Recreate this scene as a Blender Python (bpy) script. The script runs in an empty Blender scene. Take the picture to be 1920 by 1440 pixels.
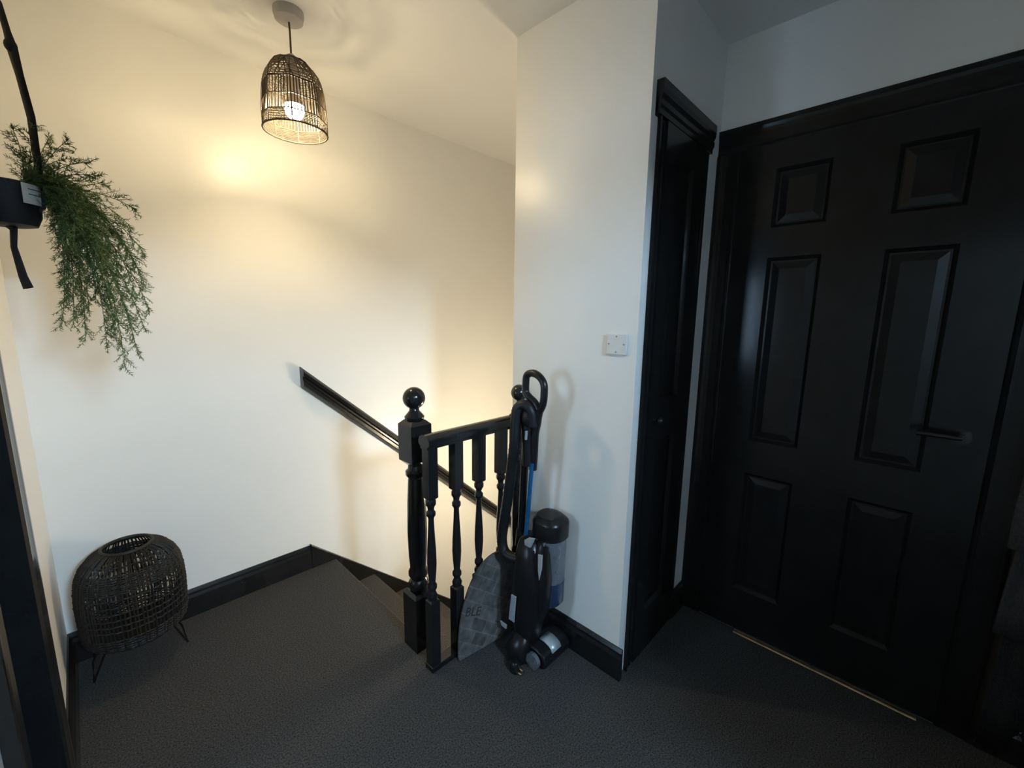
import bpy, bmesh, math, random
from mathutils import Vector, Matrix

random.seed(7)
S = bpy.context.scene
COL = S.collection

# ------------------------------------------------------------------ camera
F_PX, PITCH, YAW, ROLL, CAM_H = 787.28, 0.1614, 0.8047, 0.013, 1.35
fw = Vector((math.sin(YAW), math.cos(YAW), 0))
rt = Vector((math.cos(YAW), -math.sin(YAW), 0))
upv = Vector((0, 0, 1))
Fv = fw * math.cos(PITCH) - upv * math.sin(PITCH)
Dv = -fw * math.sin(PITCH) - upv * math.cos(PITCH)
Rr = rt * math.cos(ROLL) - Dv * math.sin(ROLL)
Dr = rt * math.sin(ROLL) + Dv * math.cos(ROLL)
cam_d = bpy.data.cameras.new('camera')
cam_d.sensor_fit = 'HORIZONTAL'
cam_d.sensor_width = 36
cam_d.lens = F_PX / 1920 * 36
cam_d.clip_start = 0.02
cam = bpy.data.objects.new('camera', cam_d)
COL.objects.link(cam)
m3 = Matrix((Rr, -Dr, -Fv)).transposed()
cam.matrix_world = Matrix.Translation((0, 0, CAM_H)) @ m3.to_4x4()
S.camera = cam

# ------------------------------------------------------------------ world / exposure
w = bpy.data.worlds.new('world')
S.world = w
w.use_nodes = True
w.node_tree.nodes['Background'].inputs[0].default_value = (0.55, 0.68, 0.9, 1)
w.node_tree.nodes['Background'].inputs[1].default_value = 0.3
S.view_settings.view_transform = 'Standard'
S.view_settings.look = 'None'
S.view_settings.gamma = 1
S.view_settings.use_curve_mapping = False
S.view_settings.exposure = -0.1
BULB_STRENGTH = 520      # warm pendant bulb
PANE_LEFT = 19           # daylight in the window of the room at left
PANE_REAR = 300          # daylight in the window at the end of the passage

SCONCE = 235             # wall light down in the stairwell

# ------------------------------------------------------------------ room dimensions
XL, YL, XR, YN, YF = -0.143, 2.209, 1.296, 0.672, 1.242
XW, CEIL, HB = 1.887, 2.40, 0.125
XE = 0.885                # landing edge (top nosing)
YP, XP, YFR = -2.0, 0.85, -0.75   # passage end, passage right wall, front wall

# ------------------------------------------------------------------ materials
def new_mat(name):
    m = bpy.data.materials.new(name)
    m.use_nodes = True
    return m, m.node_tree, m.node_tree.nodes['Principled BSDF']

def mat(name, col, rough=0.5, spec=0.5, noise=0.0, nscale=40, bump=0.0, bscale=200, metal=0.0,
        coat=0.0, trans=0.0, alpha=1.0, bdist=0.002):
    m, t, b = new_mat(name)
    b.inputs['Roughness'].default_value = rough
    b.inputs['Specular IOR Level'].default_value = spec
    b.inputs['Metallic'].default_value = metal
    b.inputs['Coat Weight'].default_value = coat
    b.inputs['Transmission Weight'].default_value = trans
    b.inputs['Alpha'].default_value = alpha
    tc = t.nodes.new('ShaderNodeTexCoord')
    n = t.nodes.new('ShaderNodeTexNoise')
    n.inputs['Scale'].default_value = nscale
    n.inputs['Detail'].default_value = 4
    t.links.new(tc.outputs['Object'], n.inputs['Vector'])
    r = t.nodes.new('ShaderNodeValToRGB')
    lo = [max(0, c * (1 - noise)) for c in col]
    hi = [min(1, c * (1 + noise)) for c in col]
    r.color_ramp.elements[0].position = 0.3
    r.color_ramp.elements[1].position = 0.7
    r.color_ramp.elements[0].color = (*lo, 1)
    r.color_ramp.elements[1].color = (*hi, 1)
    t.links.new(n.outputs['Fac'], r.inputs['Fac'])
    t.links.new(r.outputs['Color'], b.inputs['Base Color'])
    if bump:
        n2 = t.nodes.new('ShaderNodeTexNoise')
        n2.inputs['Scale'].default_value = bscale
        n2.inputs['Detail'].default_value = 5
        t.links.new(tc.outputs['Object'], n2.inputs['Vector'])
        bp = t.nodes.new('ShaderNodeBump')
        bp.inputs['Strength'].default_value = bump
        bp.inputs['Distance'].default_value = bdist
        t.links.new(n2.outputs['Fac'], bp.inputs['Height'])
        t.links.new(bp.outputs['Normal'], b.inputs['Normal'])
    return m

def emit_mat(name, col, strength):
    m = bpy.data.materials.new(name)
    m.use_nodes = True
    t = m.node_tree
    t.nodes.clear()
    e = t.nodes.new('ShaderNodeEmission')
    e.inputs[0].default_value = (*col, 1)
    e.inputs[1].default_value = strength
    o = t.nodes.new('ShaderNodeOutputMaterial')
    t.links.new(e.outputs[0], o.inputs[0])
    return m

M = {}
M['wall'] = mat('wall_paint', (.82, .81, .775), .33, .4, .012, 3, .10, 260, bdist=.0012)
M['ceiling'] = mat('ceiling_paint', (.84, .83, .80), .7, .3, .012, 3, .08, 260, bdist=.001)
M['black'] = mat('black_gloss_paint', (.012, .0118, .0122), .18, .4, .15, 12, .06, 60, bdist=.001)
M['blackdoor'] = mat('black_door_paint', (.011, .011, .0115), .16, .2, .15, 12, .08, 45, bdist=.001)
M['carpet'] = mat('grey_carpet', (.049, .0478, .0475), .95, .1, .7, 210, .4, 600, bdist=.003)
M['wicker'] = mat('black_wicker', (.011, .010, .009), .55, .3, .4, 90, .3, 300)
M['shade'] = mat('dark_cane', (.05, .036, .022), .55, .4, .4, 90, .2, 300)
M['rose'] = mat('grey_plastic', (.45, .42, .40), .5, .4, .03, 20)
M['cord'] = mat('brown_twisted_cord', (.12, .075, .04), .8, .2, .4, 400, .4, 500)
M['plastic'] = mat('black_plastic', (.008, .008, .009), .3, .3, .15, 30, .05, 300)
M['rubber'] = mat('black_rubber', (.008, .008, .009), .45, .3, .15, 40, .1, 200)
M['bluemetal'] = mat('blue_anodised_tube', (.02, .16, .38), .25, .5, .1, 60, metal=.6)
M['silver'] = mat('silver_plastic', (.42, .47, .50), .3, .5, .08, 60, metal=.3)
M['steel'] = mat('polished_metal', (.75, .72, .66), .2, .5, .05, 60, metal=1)
M['brass'] = mat('brass_strip', (.62, .47, .28), .28, .5, .2, 30, metal=1, bump=.1, bscale=100)
M['clear'] = mat('smoky_clear_plastic', (.15, .16, .185), .15, .4, .06, 25, alpha=.7)
M['bluecup'] = mat('dark_blue_plastic', (.02, .035, .075), .2, .5, .1, 30)
M['plate'] = mat('white_plate_plastic', (.70, .69, .66), .35, .5, .02, 30)
M['screw'] = mat('grey_screw_head', (.25, .25, .24), .4, .5, .05, 60, metal=.5)
M['foliage'] = mat('fern_green', (.070, .130, .042), .6, .3, .45, 25)
M['foliage2'] = mat('fern_olive', (.125, .165, .050), .6, .3, .4, 25)
M['stem'] = mat('fern_stem', (.05, .045, .025), .7, .3, .3, 60)
M['pot'] = mat('black_pot', (.012, .012, .014), .6, .3, .2, 30, .2, 90)
M['leather'] = mat('black_leather', (.012, .012, .015), .6, .4, .25, 60, .3, 180)
M['tag'] = mat('white_paper_tag', (.62, .60, .55), .7, .2, .04, 60)
M['cloth'] = mat('dark_grey_cloth', (.045, .045, .048), .95, .1, .25, 150, .8, 300, bdist=.003)
M['coversheet'] = mat('black_cover_sheet', (.02, .02, .021), .95, .1, .25, 150, .8, 300, bdist=.003)
M['blackdoor2'] = mat('black_frame_paint', (.012, .012, .0125), .16, .4, .15, 12, .05, 45, bdist=.001)
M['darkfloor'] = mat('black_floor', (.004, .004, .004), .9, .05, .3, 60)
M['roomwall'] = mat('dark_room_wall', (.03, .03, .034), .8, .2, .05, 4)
M['sconce'] = emit_mat('glowing_globe', (1.0, .84, .60), SCONCE)
M['passage'] = mat('bounce_cut_passage_grey', (.22, .22, .23), .6, .3, .02, 4)  # unseen walls darkened to cut the light bouncing onto the landing
M['ink'] = mat('dark_print', (.03, .03, .03), .9, .1, .2, 200)
M['bulb'] = emit_mat('glowing_bulb', (1.0, .785, .455), BULB_STRENGTH)
M['dayleft'] = emit_mat('daylit_frosted_glass', (.50, .74, 1.0), PANE_LEFT)
M['dayrear'] = emit_mat('daylit_window_glass', (.52, .76, 1.0), PANE_REAR)

def mat_doormat():
    m, t, b = new_mat('cobble_print_mat')
    b.inputs['Roughness'].default_value = .95
    b.inputs['Specular IOR Level'].default_value = .1
    tc = t.nodes.new('ShaderNodeTexCoord')
    mp = t.nodes.new('ShaderNodeMapping')
    mp.inputs['Rotation'].default_value = (0, 0, .62)
    t.links.new(tc.outputs['Object'], mp.inputs['Vector'])
    br = t.nodes.new('ShaderNodeTexBrick')
    br.inputs['Scale'].default_value = 1
    br.inputs['Brick Width'].default_value = .075
    br.inputs['Row Height'].default_value = .05
    br.inputs['Mortar Size'].default_value = .004
    br.inputs['Mortar Smooth'].default_value = 1.0
    br.inputs['Color1'].default_value = (.070, .067, .065, 1)
    br.inputs['Color2'].default_value = (.100, .096, .093, 1)
    br.inputs['Mortar'].default_value = (.125, .12, .117, 1)
    t.links.new(mp.outputs['Vector'], br.inputs['Vector'])
    n = t.nodes.new('ShaderNodeTexNoise')
    n.inputs['Scale'].default_value = 30
    n.inputs['Detail'].default_value = 6
    t.links.new(tc.outputs['Object'], n.inputs['Vector'])
    mx = t.nodes.new('ShaderNodeMix')
    mx.data_type = 'RGBA'
    mx.blend_type = 'OVERLAY'
    mx.inputs[0].default_value = 1.0
    t.links.new(br.outputs['Color'], mx.inputs[6])
    t.links.new(n.outputs['Fac'], mx.inputs[7])
    t.links.new(mx.outputs[2], b.inputs['Base Color'])
    n2 = t.nodes.new('ShaderNodeTexNoise')
    n2.inputs['Scale'].default_value = 500
    bp = t.nodes.new('ShaderNodeBump')
    bp.inputs['Strength'].default_value = .6
    bp.inputs['Distance'].default_value = .002
    t.links.new(tc.outputs['Object'], n2.inputs['Vector'])
    t.links.new(n2.outputs['Fac'], bp.inputs['Height'])
    t.links.new(bp.outputs['Normal'], b.inputs['Normal'])
    return m
M['doormat'] = mat_doormat()

# ------------------------------------------------------------------ mesh helpers
ORIG = {}
class MB:
    def __init__(s):
        s.v, s.f = [], []
    def add(s, vs, fs):
        o = len(s.v)
        s.v += [tuple(x) for x in vs]
        s.f += [tuple(i + o for i in f) for f in fs]
        return s
    def box(s, x0, x1, y0, y1, z0, z1):
        vs = [(x0, y0, z0), (x1, y0, z0), (x1, y1, z0), (x0, y1, z0),
              (x0, y0, z1), (x1, y0, z1), (x1, y1, z1), (x0, y1, z1)]
        fs = [(0, 3, 2, 1), (4, 5, 6, 7), (0, 1, 5, 4), (1, 2, 6, 5), (2, 3, 7, 6), (3, 0, 4, 7)]
        return s.add(vs, fs)
    def tube(s, pts, r, n=8, cap=True, flat=None):
        """r: number or list; flat: (axis vector, ratio) squashes the section"""
        P = [Vector(p) for p in pts]
        k = len(P)
        rs = r if isinstance(r, (list, tuple)) else [r] * k
        prev = None
        rings = []
        for i in range(k):
            d = (P[min(i + 1, k - 1)] - P[max(i - 1, 0)])
            if d.length < 1e-9:
                d = Vector((0, 0, 1))
            d.normalize()
            if prev is None:
                a = Vector((0, 0, 1)) if abs(d.z) < .9 else Vector((1, 0, 0))
                u = d.cross(a).normalized()
            else:
                u = prev - d * prev.dot(d)
                u = u.normalized() if u.length > 1e-6 else d.cross(Vector((0, 0, 1))).normalized()
            prev = u
            v = d.cross(u)
            ring = []
            for j in range(n):
                a = 2 * math.pi * j / n
                off = (u * math.cos(a) + v * math.sin(a)) * rs[i]
                if flat:
                    ax = Vector(flat[0]).normalized()
                    off = off - ax * off.dot(ax) * (1 - flat[1])
                ring.append(P[i] + off)
            rings.append(ring)
        vs = [q for rg in rings for q in rg]
        fs = []
        for i in range(k - 1):
            for j in range(n):
                a, b = i * n + j, i * n + (j + 1) % n
                fs.append((a, b, b + n, a + n))
        if cap:
            fs.append(tuple(range(n - 1, -1, -1)))
            fs.append(tuple((k - 1) * n + j for j in range(n)))
        return s.add(vs, fs)
    def ring(s, c, R, r, n=32, m=6, axis='z'):
        vs, fs = [], []
        for i in range(n):
            a = 2 * math.pi * i / n
            for j in range(m):
                b = 2 * math.pi * j / m
                q = R + r * math.cos(b)
                p = (q * math.cos(a), q * math.sin(a), r * math.sin(b))
                if axis == 'x':
                    p = (p[2], p[0], p[1])
                if axis == 'y':
                    p = (p[0], p[2], p[1])
                vs.append((c[0] + p[0], c[1] + p[1], c[2] + p[2]))
        for i in range(n):
            for j in range(m):
                fs.append((i * m + j, ((i + 1) % n) * m + j, ((i + 1) % n) * m + (j + 1) % m, i * m + (j + 1) % m))
        return s.add(vs, fs)
    def lathe(s, prof, c=(0, 0), n=24, cap=True):
        vs, fs = [], []
        k = len(prof)
        for r, z in prof:
            for j in range(n):
                a = 2 * math.pi * j / n
                vs.append((c[0] + r * math.cos(a), c[1] + r * math.sin(a), z))
        for i in range(k - 1):
            for j in range(n):
                a, b = i * n + j, i * n + (j + 1) % n
                fs.append((a, b, b + n, a + n))
        if cap:
            fs.append(tuple(range(n - 1, -1, -1)))
            fs.append(tuple((k - 1) * n + j for j in range(n)))
        return s.add(vs, fs)
    def prism(s, poly, axis, a, b):
        """poly: list of 2D points; axis 'x': (y,z), 'y': (x,z), 'z': (x,y)"""
        def P(q, t):
            return {'x': (t, q[0], q[1]), 'y': (q[0], t, q[1]), 'z': (q[0], q[1], t)}[axis]
        n = len(poly)
        vs = [P(q, a) for q in poly] + [P(q, b) for q in poly]
        fs = [tuple(range(n)), tuple(range(2 * n - 1, n - 1, -1))]
        for i in range(n):
            j = (i + 1) % n
            fs.append((i, i + n, j + n, j))
        return s.add(vs, fs)
    def sphere(s, c, r, n=24, m=14, sq=(1, 1, 1)):
        prof = []
        for i in range(1, m):
            a = math.pi * i / m
            prof.append((r * math.sin(a), -r * math.cos(a)))
        t = MB().lathe(prof, n=n)
        return s.add([(c[0] + x * sq[0], c[1] + y * sq[1], c[2] + z * sq[2]) for x, y, z in t.v], t.f)
    def build(s, name, m, parent=None, smooth=False, bevel=0, loc=None):
        me = bpy.data.meshes.new(name)
        vs = s.v
        if parent is not None:
            o = Vector(ORIG[parent.name])
            vs = [tuple(Vector(v) - o) for v in vs]
        elif loc is not None:
            o = Vector(loc)
            vs = [tuple(Vector(v) - o) for v in vs]
        me.from_pydata(vs, [], s.f)
        bm = bmesh.new()
        bm.from_mesh(me)
        bmesh.ops.recalc_face_normals(bm, faces=bm.faces)
        bm.to_mesh(me)
        bm.free()
        me.materials.append(m)
        ob = bpy.data.objects.new(name, me)
        COL.objects.link(ob)
        ORIG[ob.name] = tuple(o) if (parent is not None or loc is not None) else (0, 0, 0)
        if parent is not None:
            ob.parent = parent
        elif loc is not None:
            ob.location = loc
        if smooth:
            me.polygons.foreach_set('use_smooth', [True] * len(me.polygons))
            me.set_sharp_from_angle(angle=math.radians(42))
        if bevel:
            bv = ob.modifiers.new('bevel', 'BEVEL')
            bv.width = bevel
            bv.segments = 2
            bv.limit_method = 'ANGLE'
        return ob

def tag(o, label=None, cat=None, group=None, kind=None):
    if label: o['label'] = label
    if cat: o['category'] = cat
    if group: o['group'] = group
    if kind: o['kind'] = kind
    return o

def thing(name, loc, label, cat, group=None):
    o = bpy.data.objects.new(name, None)
    o.empty_display_size = .05
    COL.objects.link(o)
    o.location = loc
    ORIG[o.name] = tuple(loc)
    return tag(o, label, cat, group)

def struct(name, mb, m, label, cat, **k):
    return tag(mb.build(name, m, **k), label, cat, kind='structure')

# ------------------------------------------------------------------ structure: floor, ceiling, walls
T = .10
RISE, GO, YB = .195, .222, YF          # stairs run in +X between YB and YL
fl = MB()
fl.box(XL - .0, XP, YP, YFR, -.06, 0)
fl.box(XL, XW, YFR, YB - .012, -.06, 0)
fl.box(XL, XE - .012, YB - .012, YL, -.06, 0)
floor = struct('floor', fl, M['carpet'], 'dark grey carpet covering the landing', 'floor')
nz = MB().tube([(XE - .014, YB - .01, -.014), (XE - .014, YL - .02, -.014)], .0142, 12)
nz.build('carpet_nosing', M['carpet'], floor, smooth=True)

struct('ceiling', MB().box(XL - T, 3.3, YP - T, YL + T, CEIL, CEIL + .08), M['ceiling'], 'white ceiling over the landing', 'ceiling')
struct('wall_back', MB().box(XL - T, 3.3, YL, YL + T, -2.1, CEIL), M['wall'], 'white wall beside the stairs lit by the pendant', 'wall')
DY0, DY1, DZ = 1.0, 1.454, 1.96
struct('wall_left', MB().box(XL - T, XL, YP, DY0, -.06, CEIL).box(XL - T, XL, DY1, YL, -.06, CEIL).box(XL - T, XL, DY0, DY1, DZ, CEIL), M['wall'], 'white wall at the left behind the hanging plant', 'wall')
struct('wall_right', MB().box(XR, XR + T, YN, YF, -.06, CEIL), M['wall'], 'white wall end with the blank plate', 'wall')
struct('wall_stair', MB().box(XR + T, 3.2, YF - T, YF, -2.1, CEIL),
       M['wall'], 'white inner wall of the stairwell', 'wall')
struct('wall_apron', MB().box(XE - .03, XR + T, YF - .012, YF - .002, -2.1, -.06), M['wall'], 'white apron below the landing edge inside the stairwell', 'wall')
struct('wall_alcove', MB().box(XR + T, XW + T, YN, YN + T, -.06, CEIL), M['wall'], 'shadowed white wall around the narrow cupboard door', 'wall')
struct('wall_door', MB().box(XW, XW + T, YFR, YN, -.06, CEIL), M['wall'], 'shadowed white wall above the wide black door', 'wall')
struct('wall_front', MB().box(XP, XW + T, YFR - T, YFR, -.06, CEIL).box(XL, XP, YFR - T, YFR, 1.98, CEIL), M['passage'], 'unseen grey wall and lintel beside the passage, added to block window light', 'wall')  # out of view; wall and lintel added to limit where the window light falls
struct('wall_passage', MB().box(XP, XP + T, YP, YFR - T, -.06, CEIL), M['passage'], 'unseen side wall of the passage, greyed to cut bounce light', 'wall')
wx0, wx1, wz0, wz1 = .16, .62, 2.06, 2.39
we = MB()
we.box(XL - T, wx0, YP - T, YP, -.06, CEIL).box(wx1, XP + T, YP - T, YP, -.06, CEIL)
we.box(wx0, wx1, YP - T, YP, -.06, wz0).box(wx0, wx1, YP - T, YP, wz1, CEIL)
struct('wall_end', we, M['passage'], 'unseen end wall of the passage around a small window, greyed to cut bounce light', 'wall')
struct('wall_stair_end', MB().box(3.2, 3.3, YF - T, YL, -2.1, CEIL), M['wall'], 'white wall at the foot of the stairs', 'wall')

# small window at the end of the passage
wi = thing('window_1', (.39, YP, wz0), 'small high window at the end of the passage', 'window')
wi['kind'] = 'structure'
fr = MB()
fr.box(wx0, wx0 + .03, YP - .07, YP - .02, wz0, wz1).box(wx1 - .03, wx1, YP - .07, YP - .02, wz0, wz1)
fr.box(wx0 + .03, wx1 - .03, YP - .07, YP - .02, wz0, wz0 + .03).box(wx0 + .03, wx1 - .03, YP - .07, YP - .02, wz1 - .03, wz1)
fr.build('window_frame', M['plate'], wi)
MB().box(wx0 + .03, wx1 - .03, YP - .055, YP - .045, wz0 + .03, wz1 - .03).build('pane', M['dayrear'], wi)

# ------------------------------------------------------------------ skirting boards
def skirting(poly, axis, a, b, name, label):
    return struct(name, MB().prism(poly, axis, a, b), M['black'], label, 'baseboard', bevel=.0)
def prof(base, sgn, h=HB):
    return [(base, 0), (base + sgn * .018, 0), (base + sgn * .018, h - .035), (base + sgn * .013, h - .022),
            (base + sgn * .013, h - .012), (base + sgn * .005, h), (base, h)]
skirting(prof(YL, -1), 'x', XL + .0, .752, 'baseboard_back', 'black gloss skirting under the pendant wall')
skirting(prof(XL, 1), 'y', 1.546, YL - .019, 'baseboard_left', 'black skirting beside the left door frame')
skirting(prof(XR, -1), 'y', YN - .018, YF - .03, 'baseboard_right', 'black skirting behind the vacuum cleaner')
skirting(prof(YN, -1), 'x', 1.752, XW - .018, 'baseboard_alcove', 'black skirting below the white strip between the doors')
skirting(prof(XW, -1), 'y', YFR, -.285, 'baseboard_door', 'black skirting right of the wide black door')

# ------------------------------------------------------------------ stairs
st = thing('staircase', (XE, (YB + YL) / 2, -.195), 'grey carpeted stairs going down beside the white wall', 'stairs')
N = 9
for k in range(1, N + 1):
    x0 = XE - .02 + GO * (k - 1)
    z = -RISE * k
    s_ = MB()
    x1 = x0 + GO
    pts = [(x0, z - .03), (x1 + .006, z - .03), (x1 + .016, z - .026), (x1 + .021, z - .014), (x1 + .016, z - .003), (x1 + .006, z), (x0, z)]
    s_.prism(pts, 'y', YB + .004, YL - .022)
    step = s_.build('tread', M['carpet'], st, smooth=True)
    MB().box(x0 - .008, x0, YB + .004, YL - .022, z + .001, z + RISE - .03).build('riser', M['carpet'], st)
# wall string
x0, z0, sl = .752, .137, -.868
x1 = 3.15
sp = [(x0, z0), (x0, -.02), (XE - .02, -.2), (x1, z0 + sl * (x1 - x0) - .42), (x1, z0 + sl * (x1 - x0))]
sg = MB().prism(sp, 'y', YL - .021, YL - .001)
sg.build('wall_string', M['black'], st, bevel=.004)

# ------------------------------------------------------------------ wall handrail
hr = thing('wall_handrail', (.76, YL - .03, .99), 'black moulded handrail sloping down the white wall', 'handrail')
def rail_sweep(prof2, xa, za, xb, zb):
    # prof2: (y, vertical z offset)
    vs, n = [], len(prof2)
    for (x, z) in ((xa, za), (xb, zb)):
        for (y, dz) in prof2:
            vs.append((x, y, z + dz))
    fs = [tuple(range(n)), tuple(range(2 * n - 1, n - 1, -1))]
    for i in range(n):
        j = (i + 1) % n
        fs.append((i, j, j + n, i + n))
    return MB().add(vs, fs)
yw = YL - .001
pr = [(yw, 0), (yw - .032, 0), (yw - .045, .012), (yw - .045, .03), (yw - .036, .042), (yw - .036, .052),
      (yw - .050, .062), (yw - .052, .078), (yw - .042, .094), (yw - .022, .100), (yw, .100)]
xa, za = .762, .985
xb = 2.9
rail_sweep(pr, xa, za, xb, za + (xb - xa) * -.868).build('rail', M['black'], hr, smooth=True)

# ------------------------------------------------------------------ balustrade
bal = thing('stair_balustrade', (.865, 1.345, 0), 'black gloss banister with ball-topped newel posts and turned spindles', 'banister')
def sqprism(mb, cx, cy, h, z0, z1, ch0=0, ch1=0):
    zs = []
    if ch0: zs.append((h - ch0, z0)); zs.append((h, z0 + ch0))
    else: zs.append((h, z0))
    if ch1: zs.append((h, z1 - ch1)); zs.append((h - ch1, z1))
    else: zs.append((h, z1))
    vs, fs = [], []
    for hh, z in zs:
        vs += [(cx - hh, cy - hh, z), (cx + hh, cy - hh, z), (cx + hh, cy + hh, z), (cx - hh, cy + hh, z)]
    for i in range(len(zs) - 1):
        for j in range(4):
            a, b = i * 4 + j, i * 4 + (j + 1) % 4
            fs.append((a, b, b + 4, a + 4))
    fs.append((3, 2, 1, 0))
    k = (len(zs) - 1) * 4
    fs.append((k, k + 1, k + 2, k + 3))
    return mb.add(vs, fs)
def newel(cx, cy, h, ballr, sc=1):
    p = MB()
    sqprism(p, cx, cy, h, 0, .245, 0, .012)
    p.lathe([(h * .62, .235), (h * .86, .262), (h * .92, .275), (h * .80, .29), (h * .66, .298), (h * .86, .315), (h * .86, .33),
             (h * .70, .345), (h * .80, .40), (h * .86, .50), (h * .80, .62), (h * .68, .715), (h * .66, .725), (h * .88, .738),
             (h * .88, .752), (h * .66, .762), (h * .62, .80)], (cx, cy), 24)
    sqprism(p, cx, cy, h, .775, .955, .022, .016)
    ob = p.build('newel_post', M['black'], bal, smooth=True)
    q = MB()
    q.lathe([(h * .55, .945), (h * .80, .958), (h * .84, .968), (h * .62, .980), (h * .42, .990), (h * .40, 1.004)], (cx, cy), 24)
    q.sphere((cx, cy, 1.002 + ballr * .86), ballr, 28, 18)
    q.build('ball_finial', M['black'], ob, smooth=True)
newel(.865, 1.345, .045, .042)
newel(1.2665, 1.176, .028, .035, .8)
YBAL = 1.200
for i, x in enumerate((.831, .948, 1.063, 1.186)):
    b = MB()
    h = .0195
    sqprism(b, x, YBAL, h, .022, .295, 0, .008)
    b.lathe([(h * .75, .288), (h * .95, .300), (h * 1.0, .310), (h * .72, .322), (h * .60, .328), (h * .92, .340), (h * .92, .352),
             (h * .62, .362), (h * .80, .40), (h * .92, .44), (h * .86, .49), (h * .62, .57), (h * .52, .615), (h * .60, .622),
             (h * .88, .630), (h * .88, .642), (h * .60, .650), (h * .66, .662), (h * .98, .672), (h * .98, .684), (h * .75, .696)],
            (x, YBAL), 16)
    sqprism(b, x, YBAL, h, .690, .888, .008, 0)
    b.build('baluster', M['black'], bal, smooth=True)
# top rail: moulded section along X
ry = [(-.020, .884), (-.020, .893), (-.031, .899), (-.033, .912), (-.026, .926), (-.012, .934), (.012, .934),
      (.026, .926), (.033, .912), (.031, .899), (.020, .893), (.020, .884)]
MB().prism([(YBAL + y, z) for y, z in ry], 'x', .806, 1.262).build('top_rail', M['black'], bal, smooth=True)
MB().box(.808, 1.262, YBAL - .024, YBAL + .024, 0, .022).build('base_rail', M['black'], bal, bevel=.003)

# ------------------------------------------------------------------ panelled doors
def door(name, plane, axis, sgn, a0, a1, h, arch, label, panels, glaze=None, loc=None, dep=1.0):
    """axis 'x': wall plane X=plane, along Y; axis 'y': wall plane Y=plane, along X. sgn: direction out of the wall."""
    if loc is None:
        loc = (plane, (a0 + a1) / 2, 0) if axis == 'x' else ((a0 + a1) / 2, plane, 0)
    d = thing(name, loc, label, 'door')
    d['kind'] = 'structure'
    def bx(mb, p0, p1, q0, q1, z0, z1):
        pa, pb = plane + sgn * p0, plane + sgn * p1
        if axis == 'x': return mb.box(min(pa, pb), max(pa, pb), q0, q1, z0, z1)
        return mb.box(q0, q1, min(pa, pb), max(pa, pb), z0, z1)
    i0, i1, it = a0 + arch, a1 - arch, h - arch
    # architrave: moulded section, left + right + head
    sec = [(0, 0), (0, .010), (.008, .016), (.016, .012), (.024, .012), (.05, .016), (.064, .020), (.074, .026), (arch, .026), (arch, 0)]
    sec = [(min(s_ * arch / .09, arch), t_ * dep) for s_, t_ in sec]
    for side in (0, 1):
        poly = []
        for s_, t_ in sec:
            q = (i0 - s_) if side == 0 else (i1 + s_)
            poly.append((plane + sgn * t_, q) if axis == 'x' else (q, plane + sgn * t_))
        mbx = MB().prism(poly, 'z', 0, it + .0)
        mbx.build('architrave', M['blackdoor'], d)
    poly = [(plane + sgn * t_, it + s_) for s_, t_ in sec]
    mbx = MB().prism(poly, 'y' if axis == 'x' else 'x', a0, a1)
    mbx.build('architrave_head', M['blackdoor'], d)
    # leaf
    g = 0
    l0, l1, lt = i0 + g, i1 - g, it - g
    st_w, bot = panels['stile'], panels['bottom']
    leaf = bpy.data.objects.new('door_leaf', None)
    cols = panels['cols']
    rows = panels['rows']        # list of (z0,z1)
    lf = MB()
    # frame members between the panels, so panels sit recessed
    xs = [l0] + [v for c in cols for v in c] + [l1]
    zs = [.012] + [v for r in rows for v in r] + [lt]
    for k in range(0, len(xs), 2):
        bx(lf, .001, .016, xs[k], xs[k + 1], .012, lt)
    for k in range(0, len(zs), 2):
        for c in cols:
            bx(lf, .001, .016, c[0], c[1], zs[k], zs[k + 1])
    lfo = lf.build('door_leaf', M['blackdoor'], d)
    for r in rows:
        for c in cols:
            pm = MB()
            if glaze and r == glaze:
                bx(pm, .002, .005, c[0], c[1], r[0], r[1])
                pm.build('pane', M['dayleft'], d)
                continue
            # raised and fielded panel: chamfered bead round a raised field
            e, bev = .012, .03
            def P(p, q, z):
                return (plane + sgn * p, q, z) if axis == 'x' else (q, plane + sgn * p, z)
            def rect(p, o):
                return [P(p, c[0] + o, r[0] + o), P(p, c[1] - o, r[0] + o), P(p, c[1] - o, r[1] - o), P(p, c[0] + o, r[1] - o)]
            vs = rect(.016, 0) + rect(.010, .006) + rect(.003, e) + rect(.003, e + .006) + rect(.0075, e + bev)
            fs = []
            for k in range(4):
                for j in range(4):
                    a, b = k * 4 + j, k * 4 + (j + 1) % 4
                    fs.append((a, b, b + 4, a + 4))
            fs.append((16, 17, 18, 19))
            pm.add(vs, fs)
            pm.build('panel', M['blackdoor'], lfo)
    return d

P6 = [(.20, .72), (.86, 1.58), (1.69, 1.90)]
dW = door('door_1', XW, 'x', -1, -.283, .675, 2.082, .092, 'wide black panelled door with a brass strip at its foot',
          dict(stile=.1, bottom=.2, cols=[(-.055, .115), (.285, .455)], rows=P6), dep=.55)
kb = MB()
kb.tube([(XW - .016, -.13, 1.0), (XW - .06, -.13, 1.0)], .010, 12).tube([(XW - .055, -.13, 1.0), (XW - .055, -.03, 1.0)], .009, 10)
kb.tube([(XW - .016, -.13, 1.0), (XW - .022, -.13, 1.0)], .024, 18)
kb.build('handle', M['black'], dW, smooth=True)
dD = door('door_2', YN, 'y', -1, 1.322, 1.756, 2.03, .062, 'narrow black cupboard door beside the blank plate',
          dict(stile=.08, bottom=.2, cols=[(1.455, 1.617)], rows=[(.20, .90), (1.05, 1.88)]), dep=.6)
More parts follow.
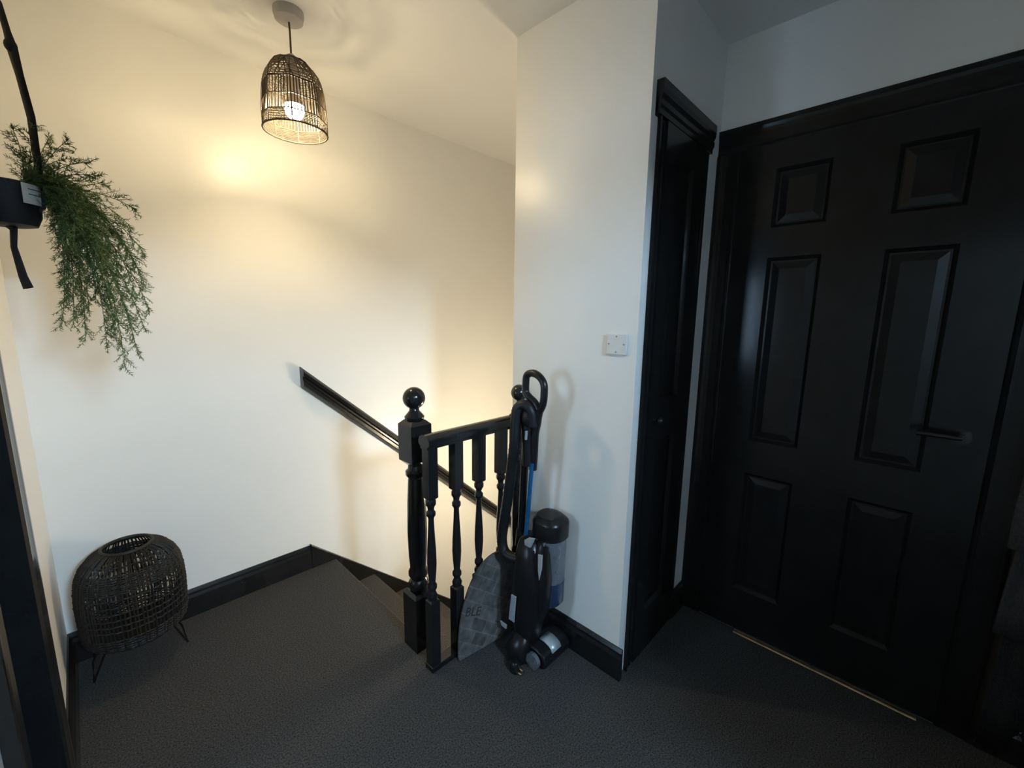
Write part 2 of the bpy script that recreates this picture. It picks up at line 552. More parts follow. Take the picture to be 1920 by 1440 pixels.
# moulded cornice on the cupboard door head
cp = [(YN, 1.972), (YN - .015, 1.972), (YN - .016, 1.987), (YN - .020, 1.996), (YN - .021, 2.008), (YN - .018, 2.015),
      (YN - .023, 2.027), (YN - .025, 2.042), (YN - .025, 2.068), (YN, 2.068)]
MB().prism(cp, 'x', 1.322, 1.776).build('cornice', M['blackdoor'], dD)
kn = MB()
kn.tube([(1.425, YN - .016, .985), (1.425, YN - .030, .985)], .006, 12)
kn.sphere((1.425, YN - .040, .985), .013, 18, 12)
kn.build('knob', M['black'], dD, smooth=True)
# open doorway in the left wall, seen at the left edge, with a daylit room beyond
dl = thing('door_3', (XL, (DY0 + DY1) / 2, 0), 'black gloss door frame at the left edge', 'door frame')
dl['kind'] = 'structure'
sec = [(0, 0), (0, .010), (.008, .016), (.016, .012), (.024, .012), (.05, .014), (.064, .016), (.074, .018), (.09, .018), (.09, 0)]
for q0, sg_ in ((DY1, 1), (DY0, -1)):
    MB().prism([(XL + t_, q0 + sg_ * s_) for s_, t_ in sec], 'z', 0, DZ).build('architrave', M['blackdoor2'], dl)
MB().prism([(XL + t_, DZ + s_) for s_, t_ in sec], 'y', DY0 - .09, DY1 + .09).build('architrave_head', M['blackdoor2'], dl)
MB().box(XL - T, XL, DY1 - .02, DY1, 0, DZ - .02).build('jamb', M['blackdoor2'], dl)
MB().box(XL - T, XL, DY0, DY0 + .02, 0, DZ - .02).build('jamb', M['blackdoor2'], dl)
MB().box(XL - T, XL, DY0, DY1, DZ - .02, DZ).build('jamb_head', M['blackdoor2'], dl)
RX, RY0, RY1 = -2.6, .6, 2.5
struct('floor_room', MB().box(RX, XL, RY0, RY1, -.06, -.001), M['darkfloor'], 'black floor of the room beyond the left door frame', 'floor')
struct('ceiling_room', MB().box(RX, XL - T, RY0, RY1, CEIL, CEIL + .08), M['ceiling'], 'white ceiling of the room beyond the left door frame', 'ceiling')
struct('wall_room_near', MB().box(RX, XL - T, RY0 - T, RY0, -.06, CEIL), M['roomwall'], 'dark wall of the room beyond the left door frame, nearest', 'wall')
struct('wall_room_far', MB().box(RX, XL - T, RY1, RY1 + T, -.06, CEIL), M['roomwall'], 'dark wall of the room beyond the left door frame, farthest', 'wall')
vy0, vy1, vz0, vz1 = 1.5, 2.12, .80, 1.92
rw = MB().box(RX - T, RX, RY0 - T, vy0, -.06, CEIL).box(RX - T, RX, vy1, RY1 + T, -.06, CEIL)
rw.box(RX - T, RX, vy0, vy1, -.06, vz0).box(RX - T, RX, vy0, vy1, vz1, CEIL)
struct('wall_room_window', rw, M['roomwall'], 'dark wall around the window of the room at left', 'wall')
w2 = thing('window_2', (RX, 1.81, vz0), 'daylit window of the room beyond the left door frame', 'window')
w2['kind'] = 'structure'
f2 = MB().box(RX - .07, RX - .02, vy0, vy0 + .04, vz0, vz1).box(RX - .07, RX - .02, vy1 - .04, vy1, vz0, vz1)
f2.box(RX - .07, RX - .02, vy0 + .04, vy1 - .04, vz0, vz0 + .04).box(RX - .07, RX - .02, vy0 + .04, vy1 - .04, vz1 - .04, vz1)
f2.build('window_frame', M['plate'], w2)
MB().box(RX - .055, RX - .045, vy0 + .04, vy1 - .04, vz0 + .04, vz1 - .04).build('pane', M['dayleft'], w2)

# brass threshold under the wide door
th = MB()
th.prism([(XW - .030, 0), (XW - .027, .003), (XW - .018, .0055), (XW - .009, .003), (XW - .006, 0)], 'y', -.15, .43)
ob = th.build('threshold_strip', M['brass'], loc=(XW - .018, .14, 0), smooth=True)
tag(ob, 'thin brass carpet strip at the foot of the wide black door', 'threshold strip')

# ------------------------------------------------------------------ blank wall plate
bp_ = thing('blank_plate', (XR, .745, 1.258), 'square white blank plate on the wall beside the cupboard door', 'wall plate')
pt_ = MB().box(XR - .009, XR, .706, .784, 1.221, 1.294).build('plate', M['plate'], bp_, bevel=.003)
for (y, z) in ((.716, 1.258), (.774, 1.258), (.745, 1.284), (.745, 1.231)):
    MB().tube([(XR - .008, y, z), (XR - .0102, y, z)], .0028, 12).build('screw', M['screw'], pt_)

# ------------------------------------------------------------------ pendant lamp
LX, LY = .645, 1.739
lamp = thing('pendant_lamp', (LX, LY, CEIL), 'black woven cane pendant lamp with a glowing bulb', 'pendant lamp')
MB().lathe([(.050, CEIL), (.050, CEIL - .012), (.046, CEIL - .030), (.040, CEIL - .034), (.012, CEIL - .036)], (LX, LY), 32).build('ceiling_rose', M['rose'], lamp, smooth=True)
MB().tube([(LX, LY, CEIL - .034), (LX + .001, LY, 2.33), (LX, LY, 2.235)], .0034, 8).build('cord', M['cord'], lamp, smooth=True)
MB().lathe([(.008, 2.262), (.017, 2.255), (.019, 2.205), (.024, 2.200), (.024, 2.165), (.017, 2.150), (.015, 2.126)], (LX, LY), 24).build('bulb_holder', M['rose'], lamp, smooth=True)
MB().lathe([(.012, 2.130), (.015, 2.120), (.026, 2.110), (.0325, 2.098), (.0335, 2.0925)], (LX, LY), 24).build('bulb_light_baffle', M['rose'], lamp, smooth=True)  # opaque collar added to hold back the bulb's upward light
bl = MB().lathe([(.0335, 2.0925), (.034, 2.083), (.031, 2.067), (.023, 2.055), (.010, 2.048)], (LX, LY), 24)
bl.build('bulb', M['bulb'], lamp, smooth=True)
prof_s = [(2.005, .107), (2.060, .1065), (2.115, .104), (2.165, .098), (2.197, .087), (2.222, .068), (2.239, .044), (2.248, .016)]
def rad(z):
    for (za_, ra), (zb_, rb) in zip(prof_s, prof_s[1:]):
        if za_ <= z <= zb_:
            return ra + (rb - ra) * (z - za_) / (zb_ - za_)
    return prof_s[0][1] if z < prof_s[0][0] else prof_s[-1][1]
def oct_r(a, z):
    """eight flat sides between the ribs, fading to a circle at the rim"""
    k = max(0, min(1, (z - 2.005) / .05))
    step_ = math.pi / 4
    d_ = (a - OFF) % step_ - step_ / 2
    return rad(z) * ((1 - k) + k * math.cos(step_ / 2) / math.cos(d_))
OFF = .35
def SP(a, z):
    r = oct_r(a, z)
    return (LX + r * math.cos(a), LY + r * math.sin(a), z)
sh = MB().ring((LX, LY, 2.005), .107, .0032, 48, 8)
shade = sh.build('lamp_shade', M['shade'], lamp, smooth=True)
for k in range(8):
    a = OFF + k * math.pi / 4
    MB().tube([SP(a, z) for z in (2.005, 2.035, 2.06, 2.09, 2.12, 2.15, 2.18, 2.2, 2.215, 2.222, 2.231, 2.239, 2.248)], .0021, 6).build('rib', M['shade'], shade)
for z in (2.045, 2.095, 2.150):
    pts = [SP(OFF + i * math.pi / 16, z) for i in range(33)]
    MB().tube(pts, .0019, 6, cap=False).build('hoop', M['shade'], shade)
wv = MB()
for i in range(60):       # two bands of upright canes
    a = OFF + (i + .5) * 2 * math.pi / 60 + random.uniform(-.012, .012)
    wv.tube([SP(a, 2.095), SP(a + random.uniform(-.015, .015), 2.150)], .0022, 4, cap=False)
    wv.tube([SP(a, 2.045), SP(a, 2.095)], .0019, 4, cap=False)
for j, z in enumerate((2.011, 2.0165, 2.022, 2.0275, 2.033, 2.039)):   # level canes near the rim
    wv.tube([SP(OFF + i * math.pi / 16, z) for i in range(33)], .0014, 4, cap=False)
z = 2.154
while z < 2.245:                                # close weave on the dome
    jit = [random.uniform(-.0022, .0022) for _ in range(17)]
    pts = [SP(OFF + i * math.pi / 16, min(2.247, z + jit[(i // 2) % 16])) for i in range(33)]
    wv.tube(pts, .0019, 4, cap=False)
    z += .0075
for i in range(28):                             # slanting canes woven over the dome
    a = OFF + i * 2 * math.pi / 28
    da = random.choice((-1, 1)) * random.uniform(.15, .5)
    wv.tube([SP(a + da * t, 2.153 + .088 * t) for t in (0, .25, .5, .75, 1)], .0017, 4, cap=False)
tag(wv.build('cane_weave', M['shade'], shade), kind='stuff')

# ------------------------------------------------------------------ wall light down the stairs
sc_ = thing('wall_light', (1.78, YF, .30), 'small globe wall light on the inner wall of the stairwell', 'wall light')
sp_ = MB().tube([(1.78, YF + .0, 0.260), (1.78, YF + .014, 0.260)], .045, 24)
sp_.build('backplate', M['steel'], sc_, smooth=True)
MB().tube([(1.78, YF + .012, 0.260), (1.78, YF + .06, 0.255), (1.78, YF + .085, 0.280), (1.78, YF + .085, 0.310)], .008, 10).build('arm', M['steel'], sc_, smooth=True)
MB().sphere((1.78, YF + .085, 0.360), .055, 28, 18).build('globe', M['sconce'], sc_, smooth=True)

# ------------------------------------------------------------------ hanging plant
PX, PY = -.079, 1.62
pl = thing('hanging_plant', (PX, PY, 1.55), 'trailing green fern in a black pot hung by leather straps', 'plant')
pot = MB().lathe([(.030, 1.548), (.046, 1.552), (.055, 1.575), (.058, 1.625), (.060, 1.648), (.056, 1.650), (.052, 1.635), (.050, 1.61)], (PX, PY), 32)
pot_o = pot.build('pot', M['pot'], pl, smooth=True)
def strap(pts, wdt, nm='strap'):
    MB().tube(pts, wdt, 8, flat=((.69, .72, 0), .35)).build(nm, M['leather'], pl, smooth=True)
apex = (-.062, PY, 2.10)
strap([apex, (-.040, PY, 2.045), (-.034, PY, 1.99), (-.030, PY, 1.955), (-.025, PY, 1.90), (-.017, PY - .005, 1.81), (-.018, PY - .01, 1.70), (-.022, PY - .02, 1.60), (PX, PY, 1.546)],
      [.008, .008, .009, .013, .010, .0105, .010, .010, .008])
strap([apex, (-.070, PY + .01, 2.03), (-.0745, PY + .015, 1.95), (-.081, PY + .02, 1.85), (-.118, PY + .045, 1.66), (-.112, PY + .035, 1.58), (PX, PY, 1.546)],
      [.008, .006, .007, .006, .008, .008, .008])
strap([apex, (-.078, PY - .03, 1.95), (-.118, PY - .045, 1.66), (-.112, PY - .035, 1.58), (PX, PY, 1.546)], .0075)
strap([(PX + .004, PY, 1.549), (-.080, PY - .005, 1.50), (-.073, PY - .008, 1.43), (-.0675, PY - .008, 1.402)], [.010, .0085, .0115, .0135], 'strap_tail')
MB().tube([apex, (-.062, PY, 2.25), (-.062, PY, CEIL)], .004, 8).build('hanging_cord', M['leather'], pl, smooth=True)
MB().sphere((-.032, PY, 1.962), .0115, 12, 8, (1, .7, 1.35)).build('knot', M['leather'], pl, smooth=True)
MB().lathe([(.0665, 1.598), (.0665, 1.648)], (PX, PY), 64, cap=False)
tg = MB()
vs, fs = [], []
for i in range(9):
    a = math.radians(-62 + i * 9)
    for (r, z) in ((.0615, 1.600), (.0625, 1.646)):
        vs.append((PX + r * math.cos(a), PY + r * math.sin(a), z))
fs = [(2 * i, 2 * i + 2, 2 * i + 3, 2 * i + 1) for i in range(8)]
tg.add(vs, fs)
to = tg.build('pot_label', M['tag'], pot_o)
sol = to.modifiers.new('thick', 'SOLIDIFY'); sol.thickness = .0012
for zz in (1.622, 1.634):
    MB().tube([(PX + .0634 * math.cos(math.radians(d_)), PY + .0634 * math.sin(math.radians(d_)), zz) for d_ in range(-52, -4, 8)], .0009, 4).build('printed_line', M['ink'], pot_o)

def frond(path, nm, seed, dens=1.0, width=.028):
    rnd = random.Random(seed)
    P = [Vector(p) for p in path]
    # resample
    L = [0]
    for a, b in zip(P, P[1:]): L.append(L[-1] + (b - a).length)
    tot = L[-1]
    def at(s_):
        s_ = max(0, min(tot, s_))
        for i in range(len(P) - 1):
            if s_ <= L[i + 1]:
                t = (s_ - L[i]) / max(1e-9, L[i + 1] - L[i])
                return P[i].lerp(P[i + 1], t), (P[i + 1] - P[i]).normalized()
        return P[-1], (P[-1] - P[-2]).normalized()
    mb = MB()
    mb.tube([at(tot * i / 14)[0] for i in range(15)], [.0016 * (1 - .6 * i / 14) for i in range(15)], 4)
    def needles(c, d, ln, n):
        for i in range(n):
            t = i / max(1, n - 1)
            base = c + d * ln * t
            side = d.cross(Vector((rnd.uniform(-1, 1), rnd.uniform(-1, 1), rnd.uniform(-1, 1))))
            if side.length < 1e-4: continue
            side.normalize()
            q = rnd.uniform(.0055, .0105) * (1 - .35 * t)
            tip = base + side * q + d * q * .75
            wv_ = d * .0009 + side.cross(d) * .0006
            mb.add([base - wv_, base + wv_, tip + wv_ * .35, tip - wv_ * .35], [(0, 1, 2, 3)])
    s_ = tot * .05
    while s_ < tot:
        c, d = at(s_)
        side = d.cross(Vector((rnd.uniform(-1, 1), rnd.uniform(-1, 1), rnd.uniform(-.6, .6))))
        if side.length > 1e-3:
            side.normalize()
            tdir = (side * .8 + d * .7 + Vector((0, 0, -.25))).normalized()
            ln = width * rnd.uniform(.6, 1.3) * (1.15 - .5 * s_ / tot)
            mb.tube([c, c + tdir * ln], [.0007, .0004], 3, cap=False)
            needles(c, tdir, ln, int(16 * dens))
        s_ += .0085 / dens
    needles(P[-2], (P[-1] - P[-2]).normalized(), (P[-1] - P[-2]).length, 18)
    m_ = M['foliage'] if rnd.random() < .65 else M['foliage2']
    mb.build(nm, m_, pl)

def U(u, v, Y):
    """pixel of the photograph at a chosen depth Y -> world point, used for the layout of small parts"""
    x, y = (u - 960) / F_PX, (v - 720) / F_PX
    d = Rr * x + Dr * y + Fv
    return Vector((0, 0, CAM_H)) + d * (Y / d.y)
def UX(u, v, X):
    x, y = (u - 960) / F_PX, (v - 720) / F_PX
    d = Rr * x + Dr * y + Fv
    return Vector((0, 0, CAM_H)) + d * (X / d.x)

# fronds leave the pot, arch over its right side and trail down
ends = [(235, 690), (262, 668), (200, 650), (160, 640), (112, 612), (282, 585), (270, 540), (250, 620), (215, 610), (180, 560),
        (150, 540), (130, 560), (272, 480), (245, 430), (258, 395), (225, 520), (190, 480), (120, 480), (100, 430), (235, 580),
        (275, 620), (205, 560), (165, 500), (140, 470), (240, 480), (210, 440), (170, 430), (130, 400), (220, 640), (255, 560),
        (140, 610), (165, 585), (120, 540), (150, 500), (185, 520), (200, 500), (160, 460), (110, 455), (125, 435), (205, 470), (230, 455), (175, 395), (190, 410), (145, 430), (262, 510), (150, 585)]
for i, (u, v) in enumerate(ends):
    r = random.Random(100 + i)
    Y = PY + r.uniform(-.09, .10)
    e = U(u + r.uniform(-4, 4), v, Y)
    s0 = Vector((PX + .03 + r.uniform(-.02, .02), PY + r.uniform(-.03, .03), 1.645))
    kx = min(1, max(.35, (u - 60) / 200))
    top = U(70 + 75 * kx + r.uniform(-25, 30), 270 + 95 * kx + r.uniform(-30, 35), (PY + Y) / 2)
    mid = U(u * .62 + 62 + r.uniform(-12, 12), 350 + (v - 350) * .45 + r.uniform(-12, 12), Y)
    path = []
    for k in range(13):     # cubic bezier-like
        t = k / 12
        path.append(s0 * (1 - t) ** 3 + top * 3 * t * (1 - t) ** 2 + mid * 3 * t * t * (1 - t) + e * t ** 3)
    frond(path, 'frond', 200 + i, 1.05, .040)
for i, (u, v) in enumerate([(20, 236), (60, 232), (95, 255), (128, 262), (40, 290), (170, 305), (75, 300), (110, 330), (185, 330), (150, 360), (90, 380), (120, 300), (205, 350)]):
    r = random.Random(300 + i)
    Y = PY + r.uniform(-.06, .06)
    e = U(u, v, Y)
    s0 = Vector((PX + .035, PY + r.uniform(-.03, .03), 1.645))
    mid = (s0 + e) / 2 + Vector((.01, 0, .035))
    path = [s0 * (1 - t) ** 2 + mid * 2 * t * (1 - t) + e * t * t for t in [k / 8 for k in range(9)]]
    frond(path, 'frond', 400 + i, 1.1, .030)

# ------------------------------------------------------------------ wicker basket on a wire stand
BX, BY = .052, 2.028
bk = thing('wicker_basket', (BX, BY, 0), 'round black wicker basket on a thin wire stand in the corner', 'basket')
bprof = [(.150, .128), (.165, .146), (.20, .153), (.31, .156), (.36, .154), (.405, .147), (.44, .133), (.468, .110), (.482, .088), (.488, .072)]
def br(z):
    for (za_, ra), (zb_, rb) in zip(bprof, bprof[1:]):
        if za_ <= z <= zb_: return ra + (rb - ra) * (z - za_) / (zb_ - za_)
    return bprof[-1][1]
body = MB()
for k in range(84):
    a = 2 * math.pi * k / 84 + random.uniform(-.012, .012)
    tw = random.uniform(-.03, .03)
    body.tube([(BX + r * math.cos(a + tw * i / 9), BY + r * math.sin(a + tw * i / 9), z) for i, (z, r) in enumerate(bprof)], .0030, 4, cap=False)
tag(body.build('upright_canes', M['wicker'], bk), kind='stuff')
hoops = MB()
for z in (.152, .160, .168, .176, .186, .196, .206, .24, .262, .285, .31, .335, .36, .38, .388, .395, .402, .409, .416, .423, .43, .437, .462):
    pts = [(BX + (br(z) + .002 * (-1) ** i) * math.cos(2 * math.pi * i / 64), BY + (br(z) + .002 * (-1) ** i) * math.sin(2 * math.pi * i / 64), z + random.uniform(-.0015, .0015)) for i in range(65)]
    hoops.tube(pts, .0032, 5, cap=False)
tag(hoops.build('woven_hoops', M['wicker'], bk), kind='stuff')
MB().ring((BX, BY, .489), .072, .0065, 40, 8).build('rim', M['wicker'], bk, smooth=True)
MB().lathe([(.004, .15), (.128, .15), (.128, .157), (.004, .157)], (BX, BY), 40).build('basket_base', M['wicker'], bk)
for sx in (-1, 1):
    xo = BX + sx * .118
    MB().tube([(xo - sx * .03, BY - .05, .152), (xo + sx * .02, BY - .005, .004), (xo + sx * .02, BY + .12, .004), (xo - sx * .03, BY + .085, .152)], .0036, 8).build('stand_leg', M['black'], bk)

# ------------------------------------------------------------------ half-round doormat leaning on the spindles
mat_o = Matrix.Identity(4)
A_, H_ = .205, .378
outl = [(-A_ * .985, 0)]
for i in range(0, 33):
    t = math.pi * (1 - i / 32)
    outl.append((A_ * math.cos(t), .012 + (H_ - .012) * math.sin(t) ** .96))
outl.append((A_ * .985, 0))
mm = MB().prism(outl, 'z', -.005, .005)
mo = mm.build('doormat', M['doormat'], bevel=.002)
tag(mo, 'grey half-round doormat with a cobble print leaning on the spindles', 'doormat')
e1 = Vector((.98, -.115, 0)).normalized()
e2 = (Vector((0, 0, 1)) + Vector((.02, .085, 0))).normalized()
e1 = (e1 - e2 * e1.dot(e2)).normalized()
e3 = e1.cross(e2)
Mx = Matrix((e1, e2, e3)).transposed().to_4x4()
mo.matrix_world = Matrix.Translation((1.118, 1.128, .002)) @ Mx
# worn lettering on the mat
fc = bpy.data.curves.new('lettering', 'FONT')
fc.body = 'BLE'
fc.size = .05
fc.extrude = .0004
fo = bpy.data.objects.new('tmp', fc)
COL.objects.link(fo)
dg = bpy.context.evaluated_depsgraph_get()
tm = bpy.data.meshes.new_from_object(fo.evaluated_get(dg))
bpy.data.objects.remove(fo)
lo = bpy.data.objects.new('lettering', tm)
tm.materials.clear(); tm.materials.append(M['ink'])
COL.objects.link(lo)
lo.parent = mo
lo.location = (-.172, .172, .0055)
lo.rotation_euler = (0, 0, -.35)

# ------------------------------------------------------------------ upright vacuum cleaner
vc = thing('vacuum_cleaner', (1.15, .98, 0), 'black upright vacuum cleaner with a blue tube standing by the banister', 'vacuum cleaner')
X = 1.165
def path(pts, X_=X):
    return [UX(u, v, X_ if len(q) == 0 else q[0]) for (u, v, *q) in pts]
def smooth_path(pts, n=6):
    P = [Vector(p) for p in pts]
    out = []
    for i in range(len(P) - 1):
        p0, p1, p2, p3 = P[max(i - 1, 0)], P[i], P[i + 1], P[min(i + 2, len(P) - 1)]
        for k in range(n):
            t = k / n
            out.append(.5 * ((2 * p1) + (p2 - p0) * t + (2 * p0 - 5 * p1 + 4 * p2 - p3) * t * t + (3 * p1 - p0 - 3 * p2 + p3) * t ** 3))
    out.append(P[-1])
    return out
hd = MB()
loop = [(1010, 775), (1018, 758), (1020.5, 735), (1019, 718), (1010, 705), (998, 699.5), (988, 704), (986, 718), (986, 735), (993, 745), (1003, 755), (1010, 768)]
hd.tube(smooth_path(path(loop)), .0142, 10)
hd.tube(smooth_path(path([(1012, 768), (1008, 790), (1003, 815), (1001, 850), (999, 880)])), [.0145] * 6 + [.0155] * 6 + [.016] * 6 + [.016] * 7, 12)
hd.build('handle', M['plastic'], vc, smooth=True)
hs = MB()
hp = [(1000, 800, 1.155), (996, 772, 1.15), (984, 760, 1.14), (971, 766, 1.13), (967, 790, 1.125), (965, 830, 1.12), (959, 880, 1.12), (951, 940, 1.12),
      (944, 985, 1.12), (941, 1012, 1.12), (946, 1034, 1.12), (960, 1045, 1.125), (980, 1047, 1.14)]
hp = smooth_path(path(hp), 10)
hs.tube(hp, [.0205 + .0012 * (i % 2) for i in range(len(hp))], 12)
hs.sphere(UX(991, 782, 1.15), .034, 20, 14, (.8, .8, 1.15))
hs.build('hose', M['rubber'], vc, smooth=True)
wd = MB()
wd.tube(path([(989, 775, 1.17), (984, 860, 1.17), (977, 1010, 1.175)]), .0155, 14)
wd.tube(path([(979, 992, 1.175), (976, 1022, 1.175)]), .024, 14)
wd.tube(smooth_path(path([(988, 768, 1.168), (990, 785, 1.166), (991, 830, 1.164), (992, 872, 1.162)])), [.020] * 4 + [.027] * 8 + [.025] * 7, 14)
wd.build('wand', M['plastic'], vc, smooth=True)
MB().tube(path([(998, 868, 1.155), (993, 925, 1.155), (985.5, 1008, 1.16)]), .0085, 12).build('blue_tube', M['bluemetal'], vc, smooth=True)
MB().tube(path([(987, 808, 1.137), (986, 824, 1.137)]), .0052, 10).build('release_button', M['silver'], vc, smooth=True)
# motor body
def oval_stack(sections, n=24):
    vs, fs = [], []
    for (cx, cy, z, rx, ry, p) in sections:
        for j in range(n):
            a = 2 * math.pi * j / n
            c, s_ = math.cos(a), math.sin(a)
            vs.append((cx + rx * math.copysign(abs(c) ** (2 / p), c), cy + ry * math.copysign(abs(s_) ** (2 / p), s_), z))
    for i in range(len(sections) - 1):
        for j in range(n):
            a, b = i * n + j, i * n + (j + 1) % n
            fs.append((a, b, b + n, a + n))
    fs.append(tuple(range(n - 1, -1, -1)))
    fs.append(tuple((len(sections) - 1) * n + j for j in range(n)))
    return MB().add(vs, fs)
mb = oval_stack([(1.140, .995, .06, .040, .040, 2.4), (1.145, .995, .10, .050, .052, 2.6), (1.150, .998, .16, .057, .060, 2.8), (1.155, 1.0, .24, .060, .064, 2.8), (1.16, 1.0, .34, .060, .064, 2.8),
                 (1.165, 1.005, .42, .054, .058, 2.6), (1.172, 1.012, .475, .042, .046, 2.4), (1.178, 1.02, .495, .024, .026, 2.2)])
mb.build('motor_body', M['plastic'], vc, smooth=True)
fb = oval_stack([(1.165, 0.956, .17, .026, .024, 2.5), (1.168, 0.951, .22, .036, .034, 2.6), (1.172, 0.946, .34, .038, .036, 2.6), (1.176, 0.950, .45, .034, .032, 2.5), (1.18, 0.956, .49, .022, .020, 2.2)])
fb.build('front_cover', M['plastic'], vc, smooth=True)
def quad_plate(pts, X_, th_, nm, m_):
    P = [UX(u, v, X_) for u, v in pts]
    nrm = (P[1] - P[0]).cross(P[2] - P[0]).normalized()
    if nrm.dot(Vector((0, 0, CAM_H)) - P[0]) < 0: nrm = -nrm
    n = len(P)
    vs = [p + nrm * th_ for p in P] + [p - nrm * th_ for p in P]
    fs = [tuple(range(n)), tuple(range(2 * n - 1, n - 1, -1))] + [(i, (i + 1) % n, (i + 1) % n + n, i + n) for i in range(n)]
    return MB().add(vs, fs).build(nm, m_, vc, bevel=.001)
quad_plate([(959, 1114), (968, 1119), (964, 1167), (954, 1160)], 1.088, .002, 'side_badge', M['silver'])
quad_plate([(984, 1012), (992, 1008), (1003, 1010), (995, 1027), (985, 1021)], 1.112, .004, 'cable_hook', M['silver'])
quad_plate([(1009, 1039), (1017, 1041), (1016, 1066), (1011, 1088), (1009, 1070)], 1.120, .002, 'front_highlight', M['silver'])  # last plate: silver sliver painting a highlight onto the black body
quad_plate([(938, 1163), (950, 1172), (949, 1179), (941, 1172)], 1.10, .003, 'pedal', M['silver'])
# dust canister
cx_, cy_ = 1.226, .958
ZC = -.040
can = oval_stack([(cx_, cy_, ZC + .353, .057, .061, 2.2), (cx_, cy_, ZC + .535, .060, .064, 2.2)]).build('canister_bin', M['clear'], vc, smooth=True)
cn = oval_stack([(cx_, cy_, ZC + .250, .050, .052, 2.2), (cx_, cy_, ZC + .262, .056, .060, 2.2), (cx_, cy_, ZC + .352, .058, .062, 2.2)])
cn.build('canister_base', M['bluecup'], can, smooth=True)
oval_stack([(cx_, cy_, ZC + .355, .030, .030, 2), (cx_, cy_, ZC + .530, .034, .034, 2)]).build('canister_filter', M['plastic'], can, smooth=True)
oval_stack([(cx_, cy_, ZC + .536, .064, .068, 2.6), (cx_, cy_, ZC + .595, .065, .069, 2.6), (cx_, cy_, ZC + .604, .062, .066, 2.6), (cx_ - .002, cy_ + .002, ZC + .622, .046, .050, 2.6), (cx_ - .002, cy_ + .002, ZC + .623, .030, .034, 2.6)]).build('canister_lid', M['plastic'], can, smooth=True)
MB().tube([(cx_ - .062, cy_ - .03, ZC + .52), (cx_ - .070, cy_ - .035, ZC + .47), (cx_ - .070, cy_ - .035, ZC + .33), (cx_ - .056, cy_ - .03, ZC + .28)], .010, 10).build('canister_handle', M['plastic'], can, smooth=True)
MB().box(cx_ - .061, cx_ - .055, cy_ - .028, cy_ - .020, ZC + .325, ZC + .337).build('latch', M['silver'], can, bevel=.001)
# floor head with rounded plate
hd2 = MB()
hd2.prism([(.878, .012), (.872, .035), (.886, .062), (.92, .074), (.965, .074), (1.0, .058), (1.008, .03), (1.004, .006), (.90, .004)], 'x', 1.112, 1.270)
fh = hd2.build('floor_head', M['plastic'], vc, bevel=.006, smooth=True)
pv, pf = [], []
seg = [(.880, .052), (.888, .0655), (.902, .0735), (.922, .078), (.946, .078)]
for (y, z) in seg:
    pv += [(1.160, y, z), (1.215, y, z)]
for i in range(len(seg) - 1):
    pf.append((2 * i, 2 * i + 1, 2 * i + 3, 2 * i + 2))
pp = MB().add(pv, pf).build('head_plate', M['silver'], fh, smooth=True)
sm = pp.modifiers.new('thick', 'SOLIDIFY'); sm.thickness = .003; sm.offset = 1
for (x, y) in ((1.098, .925), (1.278, .925)):
    MB().tube([(x - .008, y, .033), (x + .008, y, .033)], .031, 24).build('wheel', M['rubber'] if x > 1.2 else M['clear'], fh, smooth=True)
oval_stack([(1.100, 1.005, .004, .044, .050, 2.4), (1.100, 1.005, .05, .046, .054, 2.4), (1.112, 1.0, .09, .036, .042, 2.3), (1.125, 1.0, .11, .024, .03, 2.2)]).build('brush_housing', M['plastic'], vc, smooth=True)
oval_stack([(1.155, .985, .055, .034, .028, 2.3), (1.155, .995, .09, .030, .028, 2.3), (1.155, 1.003, .13, .030, .030, 2.3)]).build('neck', M['plastic'], vc, smooth=True)
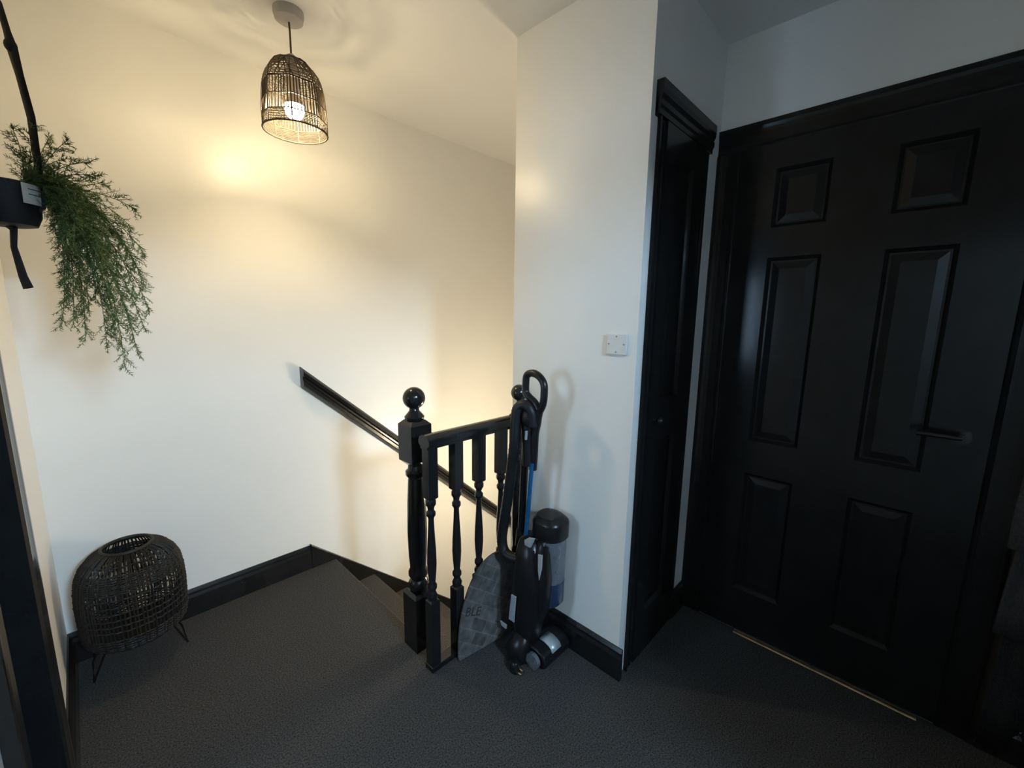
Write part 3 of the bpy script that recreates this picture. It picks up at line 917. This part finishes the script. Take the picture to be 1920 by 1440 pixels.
# power cable looped down the body, three-pin plug on the carpet
cb = smooth_path([(1.135, .965, .46), (1.120, .955, .36), (1.112, .955, .22), (1.105, .965, .10), (1.085, .985, .03), (1.06, .99, .012), (1.045, .975, .018)], 8)
MB().tube(cb, .0042, 8).build('cable', M['rubber'], vc, smooth=True)
cb2 = smooth_path([(1.135, .96, .45), (1.128, .945, .30), (1.125, .945, .16), (1.13, .95, .25), (1.14, .955, .44)], 8)
MB().tube(cb2, .0042, 8).build('cable', M['rubber'], vc, smooth=True)
plug = oval_stack([(1.042, .968, .002, .020, .022, 3), (1.042, .968, .030, .019, .021, 3), (1.042, .968, .040, .012, .014, 2.4)]).build('plug', M['plastic'], vc, smooth=True)
for (dx, dz) in ((-.010, .012), (.010, .012), (0, .027)):
    MB().box(1.042 + dx - .003, 1.042 + dx + .003, .926, .950, dz - .0035, dz + .0035).build('plug_pin', M['steel'], plug)

# ------------------------------------------------------------------ dark cloths hanging at the right edge
def cloth(y0, y1, z0, z1, xo, label, seed, mk='cloth'):
    r = random.Random(seed)
    vs, fs = [], []
    nu, nv = 26, 14
    for j in range(nv + 1):
        t = j / nv
        for i in range(nu + 1):
            s_ = i / nu
            y = y0 + (y1 - y0) * s_
            x = xo - .012 * math.sin(s_ * 19 + seed) * (.35 + .65 * (1 - t)) - .008 * math.sin(s_ * 41 + 2 * seed)
            vs.append((x, y + .01 * math.sin(6 * t + seed), z0 + (z1 - z0) * t + .012 * math.sin(s_ * 5 + seed) * (1 - t)))
    for j in range(nv):
        for i in range(nu):
            a = j * (nu + 1) + i
            fs.append((a, a + 1, a + nu + 2, a + nu + 1))
    o = MB().add(vs, fs).build('hanging_cloth', M[mk], loc=(xo, (y0 + y1) / 2, z0), smooth=True)
    sd = o.modifiers.new('thick', 'SOLIDIFY'); sd.thickness = .006
    tag(o, label, 'cloth', 'cloths hanging right of the wide door')
    return o
cloth(-.62, -.262, .72, 1.62, XW - .105, 'upper dark grey cloth hanging right of the wide black door', 1)
cloth(-.60, -.270, .43, 1.60, XW - .062, 'longer dark grey cloth hanging behind the upper cloth at right', 2)
cloth(-.64, -.266, .03, 1.60, XW - .030, 'long black sheet added at right to darken the pale wall behind the other cloths', 3, 'coversheet')  # black sheet added to hide the pale wall so the edge reads dark
pg = thing('wall_peg_rail', (XW, -.46, 1.6), 'black peg rail holding the dark cloths at the right edge', 'peg rail')
MB().box(XW - .018, XW, -.64, -.29, 1.60, 1.66).build('board', M['black'], pg, bevel=.003)
for y in (-.36, -.56):
    MB().tube([(XW - .018, y, 1.63), (XW - .12, y, 1.64)], .008, 10).build('peg', M['black'], pg, smooth=True)
